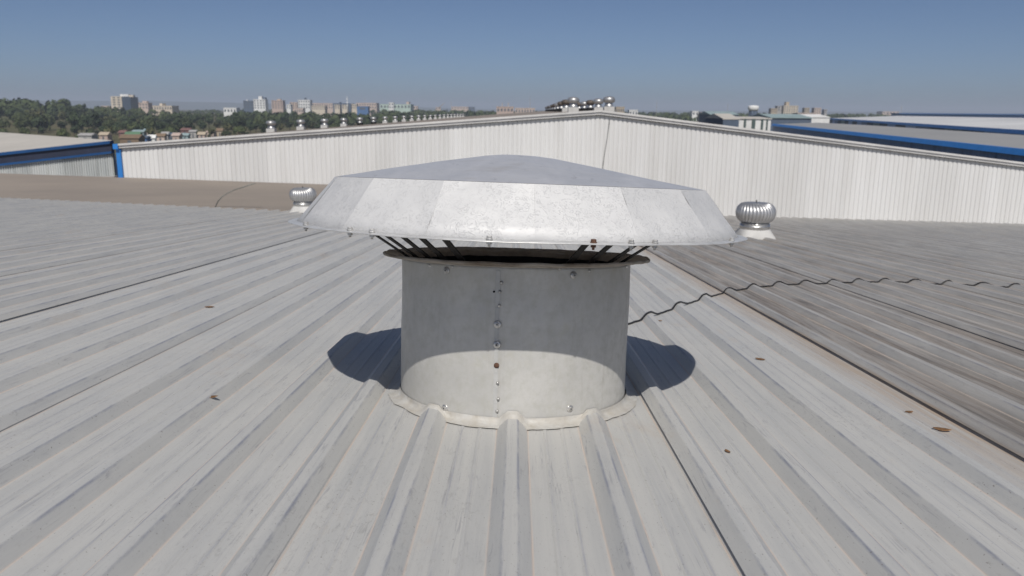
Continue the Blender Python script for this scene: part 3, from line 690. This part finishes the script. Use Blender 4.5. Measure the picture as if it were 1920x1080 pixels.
# ------------------------------------------------------------------ sheds with blue trim on the right
def shed(label, pts_px, zrise, width, roofmat, wallmat, trimmat, trim_h, name='industrial_shed', wall_bottom=0.0, ridge_skew=0.0, panels=None, bays=0):
    (xa, ya, Ya), (xb, yb, Yb) = pts_px
    a, b = at(xa, ya, Ya), at(xb, yb, Yb); dd = (b - a); hd = Vector((dd.x, dd.y, 0)).normalized(); side = Vector((hd.y, -hd.x, 0))
    if side.x < 0: side = -side
    t = thing(name, label, 'shed', Vector((a.x, a.y, 0)), 'blue-trimmed industrial sheds on the right'); o = Vector((a.x, a.y, 0))
    al, bl = a - o, b - o
    def quad(n_, m_, *ps): return MB().add(ps, [tuple(range(len(ps)))]).build(n_, m_, t)
    z0 = Vector((0, 0, 1)); rz = z0 * zrise
    th = -z0 * .12
    def plate(n_, m_, p, q, r_, s_):
        return MB().add([p, q, r_, s_, p + th, q + th, r_ + th, s_ + th], [(0, 1, 2, 3), (7, 6, 5, 4), (0, 4, 5, 1), (1, 5, 6, 2), (2, 6, 7, 3), (3, 7, 4, 0)]).build(n_, m_, t)
    plate('roof', roofmat, al, bl, bl + side * width + rz, al + side * width + rz)
    plate('roof', roofmat, al + side * width + rz, bl + side * width + rz, bl + side * 2 * width, al + side * 2 * width)
    i_ = side * .03
    nb_ = max(1, bays)
    for i in range(nb_):
        p, q = al.lerp(bl, i / nb_), al.lerp(bl, (i + .97) / nb_)
        mm = panels[i % len(panels)] if panels else wallmat
        quad('wall_panel', mm, Vector((p.x, p.y, wall_bottom)) + i_, Vector((q.x, q.y, wall_bottom)) + i_, q + i_ - z0 * .125, p + i_ - z0 * .125)
    i2 = side * .08
    quad('wall_backing', wallmat, Vector((al.x, al.y, wall_bottom)) + i2, Vector((bl.x, bl.y, wall_bottom)) + i2, bl + i2 - z0 * .13, al + i2 - z0 * .13)
    for e in (al, bl):
        quad('gable_wall', wallmat, Vector((e.x, e.y, 0)) + i_, e + i_ - z0 * .13, e + side * width + rz - z0 * .13, e + side * (2 * width - .3) - z0 * .13, Vector((e.x, e.y, 0)) + side * (2 * width - .3))
    to = side * (-.12 - trim_h * .6)
    MB().add([al - side * .05 + z0 * .06, bl - side * .05 + z0 * .06, bl + to - z0 * trim_h, al + to - z0 * trim_h, al + side * .2 + z0 * .06, bl + side * .2 + z0 * .06, bl + side * .2 - z0 * trim_h, al + side * .2 - z0 * trim_h],
             [(3, 2, 1, 0), (0, 1, 5, 4), (2, 3, 7, 6), (4, 5, 6, 7), (0, 4, 7, 3), (1, 2, 6, 5)]).build('eave_trim', trimmat, t)
    e = al; f_ = al + side * width + rz
    MB().add([e - hd * -.15, f_ - hd * -.15, f_ - hd * -.15 - z0 * trim_h, e - hd * -.15 - z0 * trim_h], [(0, 1, 2, 3)]).build('rake_trim', trimmat, t)
    return t
def ext_line(p0, p1, Y0, Y1, k=1.0): return p0, p1
# nearest: eave from (1448,232) far to the right edge
shed('grey-roofed shed with bright blue eave right behind the white gable', ((1449, 232.5, 150), (1950, 284.5, 46.5)), .33, 8, 'shed_roof', 'navy_wall', 'blue_paint', .30, bays=18, panels=['navy_wall'])
shed('farther shed with a row of blue and dark bays under a white roof', ((1556, 221.5, 400), (1960, 247.2, 101)), 1.4, 30, 'shed_roof_white', 'wall_slate', 'blue_dull', .5, bays=22, panels=['wall_slate', 'blue_paint', 'blue_dull', 'wall_slate', 'wall_teal', 'wall_slate', 'blue_paint'])

def small_shed(label, x0, x1, yt, yb, Y, wall, roof, depth=12, rise=.0, cols=None, name='small_shed', cat='building', group=None):
    a, b = at(x0, yt, Y), at(x1, yt, Y); w = b.x - a.x; zt_ = (a.z + b.z) / 2; zb_ = min(at(x0, yb, Y).z, at(x1, yb, Y).z)
    zb_ = min(zb_, ground_z(a.x, Y)) if True else zb_
    t = thing(name, label, cat, Vector((a.x, Y, zb_)), group); h = zt_ - zb_
    MB().box(0, w, 0, depth, 0, h - .02).build('wall', wall, t)
    ov = w * .03
    MB().add([(-ov, -ov, h), (w + ov, -ov, h), (w + ov, depth / 2, h + rise), (-ov, depth / 2, h + rise), (w + ov, depth + ov, h), (-ov, depth + ov, h), (-ov, -ov, h - .15), (w + ov, -ov, h - .15)],
             [(0, 1, 2, 3), (3, 2, 4, 5), (6, 7, 1, 0), (1, 4, 2), (0, 3, 5)]).build('roof', roof, t)
    if cols:
        for f_ in cols: MB().box(w * f_[0], w * f_[1], -.25, -.05, 0, h - .1).build('column', f_[2], t)
    return t
small_shed('low cream-roofed shed left of the white hangar units', 1356, 1386, 222.5, 236, 150, 'wall_slate', 'shed_roof_cream', 14, .9)
small_shed('white hangar units with dark green columns below the water tower', 1384, 1446, 222, 242, 155, 'wall_white', 'shed_roof_cream', 16, .3, [(.18, .24, 'wall_greenroof'), (.42, .52, 'wall_greenroof'), (.70, .76, 'wall_greenroof'), (.86, .90, 'wall_greenroof')])
small_shed('pale blue roofed shed between the hangar units and the long grey roof', 1446, 1522, 220.5, 226, 190, 'wall_slate', 'wall_teal', 18, .8)
small_shed('long pale blue roof left of the water tower', 1332, 1384, 214.5, 219, 330, 'wall_slate', 'wall_teal', 20, 1.2)
small_shed('long bright blue wall on the horizon above the white roof', 1694, 1960, 214.2, 219, 620, 'blue_paint', 'blue_dull', 20, .4)
small_shed('white low block far right below the skyline', 1516, 1556, 219.5, 224, 240, 'wall_white', 'wall_white', 18, .8)

# ------------------------------------------------------------------ city blocks on the skyline
win = MB().box(-.5, .5, -.12, .1, 0, 1).mesh('window'); win.materials.append(M['pane_dark'])
def block(label, x0, x1, yt, Y, m, name='city_building', cols=3, rows=3, roofbox=None, yb=None, depth=None, winmat=None, ww=.5, wh=.5, steps=None):
    a, b = at(x0, yt, Y), at(x1, yt, Y); w = b.x - a.x; zg = ground_z(a.x, Y) - 1; h = (a.z + b.z) / 2 - zg; depth = depth or max(8, w * .8)
    t = thing(name, label, 'building', Vector((a.x, Y, zg)), 'buildings on the skyline')
    MB().box(0, w, 0, depth, 0, h).build('wall', m, t)
    MB().box(-.2, w + .2, -.2, depth + .2, h + .003, h + .5).build('parapet', m, t)
    if roofbox:
        for (f0, f1, hb, mm) in roofbox: MB().box(w * f0, w * f1, depth * .2, depth * .7, h + .503, h + .5 + hb).build('roof_box', mm, t)
    if rows:
        visible = h - max(0, 13 + (hor(x0) - (yb or 204)) / F * Y - zg)
        hb = min(h * .9, max(4, visible))
        for r_ in range(rows):
            for c_ in range(cols):
                cw_ = w / cols; rh = hb / rows
                o = link('window', win, None, t, T(cw_ * (c_ + .5), 0, h - rh * (r_ + .75)) @ Matrix.Diagonal((cw_ * ww, 1, rh * wh, 1)))
    return t
# big block at the left: pale face with windows, slate glass side
a = at(207, 180.5, 760); b = at(227.5, 180.5, 760); c_ = at(253, 180.5, 770); zg = ground_z(a.x, 760) - 1; h = a.z - zg
BB = thing('office_block', 'tall pale block with a dark slate glass side above the trees', 'building', Vector((a.x, 760, zg)), 'buildings on the skyline')
w1, w2 = b.x - a.x, c_.x - b.x
MB().box(0, w1, 0, 16, 0, h).build('wall', 'wall_cream', BB)
MB().box(w1 + .003, w1 + w2, .5, 16, 0, h - .4).build('glass_side', 'glass_slate', BB)
for i in range(9): MB().box(w1 + w2 * (i + .9) / 9.5, w1 + w2 * (i + .9) / 9.5 + .18, .38, .497, 0, h - .5).build('mullion', 'wall_slate', BB)
for r_ in range(6):
    for q in range(2): link('window', win, None, BB, T(w1 * (.30 + .42 * q), 0, h - 1.6 - 2.15 * r_) @ Matrix.Diagonal((w1 * .22, 1, 1.05, 1)))
MB().box(w1 * .75, w1 * 1.5, 3, 9, h, h + 2.0).build('roof_box', 'wall_white', BB); MB().box(w1 * 1.5, w1 * 1.9, 4, 8, h - .4, h + 1.4).build('roof_box', 'wall_cream', BB)
B_ = block
B_('low pink roofs left of the tall pale block', 190, 206, 199.5, 780, 'wall_pink', rows=1, cols=3)
B_('pink terraced building right of the tall slate-sided block', 254, 277, 193.5, 800, 'wall_pink', rows=2, cols=4, roofbox=[(.5, .85, 1.6, 'wall_pink')])
B_('long cream building with a small roof tower left of centre-left gap', 283, 322, 199, 820, 'wall_cream', rows=1, cols=8, roofbox=[(.35, .48, 2.2, 'wall_cream')])
B_('low white shed at the wood edge', 419, 443, 203, 700, 'wall_white', rows=1, cols=4)
B_('blue-grey slab with a white stair tower', 456, 474, 189.5, 950, 'wall_slate', rows=3, cols=3, roofbox=[(.25, .45, 1.0, 'wall_white')])
B_('white stepped tower with a small dome, tallest of the left city', 475, 497, 187, 940, 'wall_white', rows=4, cols=4, roofbox=[(.40, .68, 3.4, 'wall_white'), (.75, .98, 2.2, 'wall_slate')])
B_('orange-topped white block right of the white stepped tower', 509, 530, 189, 960, 'wall_salmon', rows=4, cols=4, roofbox=[(.45, .75, 1.6, 'wall_orange')])
B_('small white cube house between the orange blocks', 537, 545, 196.5, 940, 'wall_white', rows=2, cols=2)
B_('orange apartment row behind the small white cube', 543, 557, 192.5, 1000, 'wall_orange', rows=3, cols=3)
B_('plain white block with a flat top right of the orange row', 558.5, 581, 188, 980, 'wall_white', rows=3, cols=5, roofbox=[(.5, .58, 2.4, 'wall_slate')])
B_('low pink house in front of the plain white block', 552, 568, 204, 760, 'wall_pink', rows=1, cols=4)
B_('terraced cream building with a long low front', 584, 609, 199, 930, 'wall_cream', rows=2, cols=7)
B_('pinkish rooftops behind the terraced cream building', 585, 624, 194, 1080, 'wall_pink', rows=2, cols=9)
B_('blue slab with two cream panels', 624, 659, 194.5, 950, 'wall_slate', rows=0, roofbox=[(.3, .36, 1.4, 'wall_slate')])
B_('first cream stair block before the blue slab', 627, 637, 197, 935, 'wall_cream', rows=4, cols=2)
B_('second cream stair block before the blue slab', 641, 651, 197, 935, 'wall_cream', rows=4, cols=2)
B_('cream house right of the blue slab', 658, 669, 196, 950, 'wall_cream', rows=2, cols=3)
B_('bright blue shed at the end of the left city', 669, 690, 200, 900, 'wall_blue', rows=1, cols=1)
B_('pink blocks behind the bright blue shed', 668, 706, 193.5, 1150, 'wall_pink', rows=2, cols=8)
B_('long pale green factory on the skyline', 712, 770, 196, 1100, 'wall_mint', rows=1, cols=9, roofbox=[(.84, .92, 3.2, 'wall_orange')])
B_('white silo block before the pale green factory', 729, 738, 193, 1080, 'wall_white', rows=2, cols=2)
B_('small pink roof right of the pale green factory', 771, 783, 199.5, 1200, 'wall_pink', rows=1, cols=3)
B_('tiny pink house under the crane', 817, 826, 201.5, 1400, 'wall_pink', rows=1, cols=2)
B_('far pink houses beyond the turbine row', 846, 878, 200.5, 1500, 'wall_pink', rows=1, cols=6)
B_('slate block at the end of the turbine row', 879, 890, 201, 1450, 'wall_slate', rows=1, cols=2)
B_('orange-pink building above the gable left of the ridge vents', 931, 963, 201, 620, 'wall_salmon', rows=1, cols=5, roofbox=[(.3, .36, 2.6, 'wall_grey'), (.66, .72, 3.0, 'wall_grey')])
B_('low pink annexe right of the orange-pink building', 966, 1003, 203.5, 700, 'wall_pink', rows=1, cols=7)
B_('cream flat-topped block right of the ridge vents', 1155, 1171, 201.5, 600, 'wall_tan', rows=1, cols=4)
B_('white low roof right of the cream flat-topped block', 1180, 1196, 207, 640, 'wall_white', rows=1, cols=3)
B_('small white house among trees right of the ridge', 1298, 1310, 209, 800, 'wall_white', rows=1, cols=2)
B_('pink house cluster among trees behind the right slope', 1314, 1330, 211.5, 620, 'wall_pink', rows=1, cols=3)
B_('low cream wing left of the big apartment block', 1446, 1458, 204, 820, 'wall_tan', rows=2, cols=3)
B_('dark side wing of the big apartment block', 1458, 1470, 199.5, 826, 'wall_grey', rows=3, cols=2)
B_('big cream apartment block right of the water tower', 1470, 1497, 199, 820, 'wall_cream', rows=4, cols=6, yb=214, roofbox=[(.18, .42, 3.6, 'wall_tan')])
B_('slim cream tower right of the big apartment block', 1509, 1518, 203, 900, 'wall_tan', rows=3, cols=2, yb=213)
B_('pinkish tower right of the slim cream tower', 1527, 1540, 203, 900, 'wall_pink', rows=3, cols=3, yb=213)
B_('small dark tower on the right skyline', 1546, 1551, 206, 950, 'wall_grey', rows=2, cols=1, yb=213)
B_('low brick-red roofs below the apartment block', 1496, 1530, 213, 560, 'wall_salmon', rows=1, cols=6, yb=218)
B_('pale houses on the horizon above the white roofs', 1655, 1686, 209.5, 1500, 'wall_pink', rows=1, cols=5, yb=214)
# water tower
p = at(1412, hor(1412), 430); zg = ground_z(p.x, 430); zc = at(1412, 206.5, 430).z
WT = thing('water_tower', 'white drum-topped water tower above the hangar units', 'tower', Vector((p.x, 430, zg)))
hh = zc - zg; MB().lathe([(.001, hh - .3), (2.2, hh - .3), (2.7, hh + .5), (2.75, hh + 1.9), (2.5, hh + 2.2), (.001, hh + 2.5)], 24).build('tank', 'wall_white', WT)
MB().lathe([(2.0, hh - 3.3), (2.0, hh - .3)], 16).build('drum_neck', 'wall_slate', WT)
for i in range(6):
    a = i * math.pi / 3; MB().tube([(2.0 * math.cos(a), 2.0 * math.sin(a), 0), (2.0 * math.cos(a), 2.0 * math.sin(a), hh - .3)], .22, 6).build('leg', 'wall_slate', WT)
# masts and chimneys
def mast(x, yt, Y, label, m='wall_grey', r=.35, crane=False):
    p = at(x, yt, Y); zg = ground_z(p.x, Y); t = thing('radio_mast', label, 'mast', Vector((p.x, Y, zg)), 'masts on the skyline'); h = p.z - zg
    MB().tube([(0, 0, 0), (0, 0, h)], [r, r * .4], 6).build('pole', m, t)
    for f_ in (.55, .72, .86): MB().box(-r * 3, r * 3, -.1, .1, h * f_, h * f_ + .3).build('cross_arm', m, t)
    return t
mast(650.5, 181, 900, 'pale slender chimney mast behind the blue slab', 'wall_white', .5)
mast(684, 183, 1200, 'thin dark mast right of the bright blue shed')
mast(846, 189, 1500, 'thin mast at the end of the pale green factory stretch')
mast(994, 181, 800, 'thin mast left of the ridge vents', 'wall_grey', .25)
mast(1232, 188, 700, 'tall thin mast right of the ridge vents', 'wall_grey', .16)
mast(1365, 193, 900, 'thin mast left of the water tower', 'wall_grey', .22)
mast(1691, 197, 1200, 'thin dark mast on the right skyline', 'wall_grey', .4)
p = at(822, 203, 1300); q = at(834, 192.5, 1300); zg = ground_z(p.x, 1300)
t = thing('tower_crane', 'slanting pale crane jib on the skyline', 'crane', Vector((p.x, 1300, zg))); o = Vector((p.x, 1300, zg))
MB().tube([(0, 0, 0), p - o], .5, 6).build('tower', 'wall_tan', t); MB().tube([p - o, q - o], [.6, .25], 6).build('jib', 'wall_tan', t)

# ------------------------------------------------------------------ huts below the wood
HUTS = [(160, 264, 25, 'grey', 'grey', 'grey tin hut beside the cream shed roof'), (194, 262, 17, 'salmon', 'tan', 'salmon-walled hut near the end of the cream shed roof'), (229, 256, 13, 'maroon', 'maroon', 'maroon hut at the foot of the wood'),
        (249, 263, 24, 'grey', 'green', 'green-roofed hut above the blue corner post'), (259, 254, 20, 'teal', 'teal', 'teal-roofed hut behind the green-roofed one'), (278, 252, 13, 'pink', 'teal', 'small pale teal roof behind the bright shrubs'),
        (269, 268, 14, 'blue', 'slate', 'blue-walled hut just above the gable edge'), (284, 267, 13, 'white', 'white', 'small white hut just above the gable edge'), (243, 270, 34, 'brown', 'brown', 'long brown tin roof above the left end of the gable'),
        (301, 265, 15, 'pink', 'brown', 'pink hut right of the small white hut'), (309, 259, 12, 'grey', 'grey', 'grey hut among shrubs behind the pink hut'), (321, 259, 17, 'slate', 'slate', 'dark slate-roofed hut in the middle of the huts'),
        (330, 265, 13, 'salmon', 'salmon', 'salmon hut in the front row right of the slate roof'), (347, 252, 17, 'maroon', 'maroon', 'maroon tin roof right of the slate-roofed hut'), (347, 262, 12, 'teal', 'teal', 'teal hut below the maroon tin roof'),
        (362, 256, 12, 'grey', 'grey', 'light grey roof right of the maroon tin roof'), (378, 259, 12, 'salmon', 'tan', 'tan-roofed salmon hut near the gable edge'), (394, 255, 13, 'pink', 'salmon', 'salmon-roofed hut at the right end of the huts'), (412, 254, 10, 'tan', 'brown', 'last small brown hut before the first turbine vent')]
for x, yb, wp, wm, rm_, lab in HUTS:
    Y = 13 * F / (yb - hor(x)) * .985; p = at(x, yb, Y); w = wp / F * Y; d = w * random.uniform(.7, 1.0); hh = random.uniform(2.2, 3.0); rs = random.uniform(.6, 1.1); rzr = random.uniform(-.35, .35)
    t = thing('hut', lab, 'hut', T(p.x, Y, 0) @ Matrix.Rotation(rzr, 4, 'Z'), 'huts below the wood')
    MB().box(-w / 2, w / 2, 0, d, 0, hh).build('wall', 'wall_' + wm, t)
    e = .35; MB().add([(-w / 2 - e, -e, hh - .1), (w / 2 + e, -e, hh - .1), (w / 2 + e, d / 2, hh + rs), (-w / 2 - e, d / 2, hh + rs), (w / 2 + e, d + e, hh - .1), (-w / 2 - e, d + e, hh - .1), (-w / 2 - e, -e, hh - .22), (w / 2 + e, -e, hh - .22)],
                        [(0, 1, 2, 3), (3, 2, 4, 5), (6, 7, 1, 0), (0, 3, 5), (1, 4, 2)]).build('roof', 'wall_' + rm_, t)
    MB().box(-w * .1, w * .1, -.06, .05, 0, 1.9).build('door', 'pane_dark', t)

# ------------------------------------------------------------------ trees
def crown_mesh(name, m, nl, rx, rz, leafs, size, seed):
    rnd = random.Random(seed); mb = MB(); lobes = []
    for i in range(nl):
        a = rnd.uniform(0, 6.28); r = rnd.uniform(.15, .75) * rx; lobes.append((Vector((r * math.cos(a), r * math.sin(a), rnd.uniform(.25, .95) * rz * (1 - .35 * r / rx))), rnd.uniform(.35, .55) * rx))
    for i in range(leafs):
        c, lr = rnd.choice(lobes); d = Vector((rnd.gauss(0, 1), rnd.gauss(0, 1), rnd.gauss(.25, .8))).normalized(); p = c + d * lr * rnd.uniform(.65, 1.08)
        n_ = (d + Vector((rnd.uniform(-.7, .7), rnd.uniform(-.7, .7), rnd.uniform(-.4, .8)))).normalized(); a = n_.orthogonal().normalized(); a = Matrix.Rotation(rnd.uniform(0, 6.28), 3, n_) @ a; b = n_.cross(a); s_ = size * rnd.uniform(.6, 1.3)
        mb.add([p - a * s_ - b * s_ * .6, p + a * s_ - b * s_ * .5, p + a * s_ * .7 + b * s_ * .7, p - a * s_ * .8 + b * s_ * .6], [(0, 1, 2, 3)])
    me = mb.mesh(name); me.materials.append(M[m]); return me
trunk = MB().tube([(0, 0, -.5), (.1, 0, 1.8), (0, .1, 3.6), (.2, 0, 6)], [.32, .25, .19, .08], 7)
for i in range(4):
    a = i * 1.57 + .4; trunk.tube([(.05, .05, 2.6 + .4 * i), (1.1 * math.cos(a), 1.1 * math.sin(a), 4.0 + .4 * i), (2.0 * math.cos(a), 2.0 * math.sin(a), 5.4 + .3 * i)], [.14, .09, .03], 5)
trunk = trunk.mesh('trunk'); trunk.materials.append(M['bark'])
crowns = [('round-headed', crown_mesh('crown', 'leaves_dark', 9, 3.6, 6.0, 420, .55, 1), 'dark'), ('spreading', crown_mesh('crown', 'leaves_mid', 8, 4.2, 4.6, 420, .58, 2), 'mid'),
          ('tall narrow', crown_mesh('crown', 'leaves_dark', 9, 2.8, 7.4, 400, .52, 3), 'dark'), ('olive', crown_mesh('crown', 'leaves_olive', 7, 3.4, 4.6, 360, .55, 4), 'olive')]
TL = ['round-headed dark green tree in the wood on the left', 'spreading mid green tree in the wood on the left', 'tall narrow dark green tree in the wood on the left', 'pale olive tree in the wood on the left']
rnd = random.Random(11); placed = 0; spots = []
def put_tree(x, y, k, s):
    t = thing('tree', TL[k], 'tree', T(x, y, ground_z(x, y) - .2) @ Matrix.Rotation(rnd.uniform(0, 6.28), 4, 'Z') @ Matrix.Diagonal((s, s, s * rnd.uniform(.85, 1.15), 1)), 'trees of the wood on the left, kind %d' % (k + 1))
    link('trunk', trunk, None, t); link('crown', crowns[k][1], None, t, T(0, 0, 2.4))
while placed < 230:
    Y = rnd.uniform(385, 640); px = rnd.uniform(-40, 640); x = (px - W / 2) / F * Y
    if any((x - a) ** 2 + (Y - b) ** 2 < 42 for a, b in spots): continue
    if px > 470 and Y < 450 and rnd.random() < .5: continue
    spots.append((x, Y)); k = rnd.choices((0, 1, 2, 3), (4, 4, 2, 2))[0]; put_tree(x, Y, k, rnd.uniform(.6, 1.0) * (1.2 if px < 160 else 1)); placed += 1
for px, Y in ((180, 392), (213, 362), (214, 330), (290, 372), (315, 368), (290, 338), (330, 350), (372, 372), (405, 366), (430, 372), (205, 385), (150, 372), (128, 360), (60, 350), (20, 345), (455, 380), (500, 385), (90, 372), (128, 330), (236, 395), (268, 400)):
    put_tree((px - W / 2) / F * Y, Y, rnd.choice((0, 1, 1, 3)), rnd.uniform(.42, .7))
for i in range(34):
    px = rnd.uniform(120, 470); Y = rnd.uniform(318, 400) if px < 330 else rnd.uniform(345, 410)
    put_tree((px - W / 2) / F * Y, Y, rnd.choice((0, 1, 3)), rnd.uniform(.22, .42))
# the wood beyond, one mass of crowns
mb = MB(); rnd = random.Random(5)
def lump(x, y, s):
    z = ground_z(x, y); n_ = 26
    for i in range(n_):
        d = Vector((rnd.gauss(0, 1), rnd.gauss(0, 1), rnd.gauss(.4, .7))).normalized(); p = Vector((x, y, z + 4.2 * s)) + Vector((d.x * 4.2 * s, d.y * 4.2 * s, d.z * 3.8 * s)) * rnd.uniform(.6, 1.05)
        a = d.orthogonal().normalized(); a = Matrix.Rotation(rnd.uniform(0, 6.28), 3, d) @ a; b = d.cross(a); q = rnd.uniform(1.0, 1.9) * s
        mb.add([p - a * q - b * q * .6, p + a * q - b * q * .5, p + a * q * .7 + b * q * .7, p - a * q * .8 + b * q * .6], [(0, 1, 2, 3)])
for i in range(2600):
    Y = 560 + 900 * rnd.random() ** 1.5; px = rnd.uniform(-60, 1980)
    if px > 1130: Y = rnd.uniform(640, 1500) if px < 1500 else rnd.uniform(950, 1600)
    if 600 < px < 1130: Y = rnd.uniform(520, 1400)
    s = rnd.uniform(.65, 1.15) * (1.0 if px < 1130 else .95)
    if px < 720 and 730 < Y < 1000: s *= .55
    if px < 140 and Y < 760: s *= 1.15
    if 140 < px < 460: s *= .72
    lump((px - W / 2) / F * Y, Y, s)
tag(mb.build('woodland', 'wood_mass'), 'far dark green woodland reaching to the hills', 'woodland', kind='stuff')

# ------------------------------------------------------------------ hazy air
hz = bpy.data.materials.new('haze'); hz.use_nodes = True; nn = hz.node_tree.nodes; nn.clear()
pv = nn.new('ShaderNodeVolumePrincipled'); pv.inputs['Color'].default_value = (.76, .85, 1.0, 1); pv.inputs['Density'].default_value = 2.6e-4; pv.inputs['Anisotropy'].default_value = 0.0
mo = nn.new('ShaderNodeOutputMaterial'); hz.node_tree.links.new(pv.outputs[0], mo.inputs['Volume']); M['haze'] = hz
tag(MB().box(-9200, 9200, -9100, 9100, -1.5, 85).build('haze', 'haze'), 'thin bluish haze over the far land', 'haze', kind='stuff')
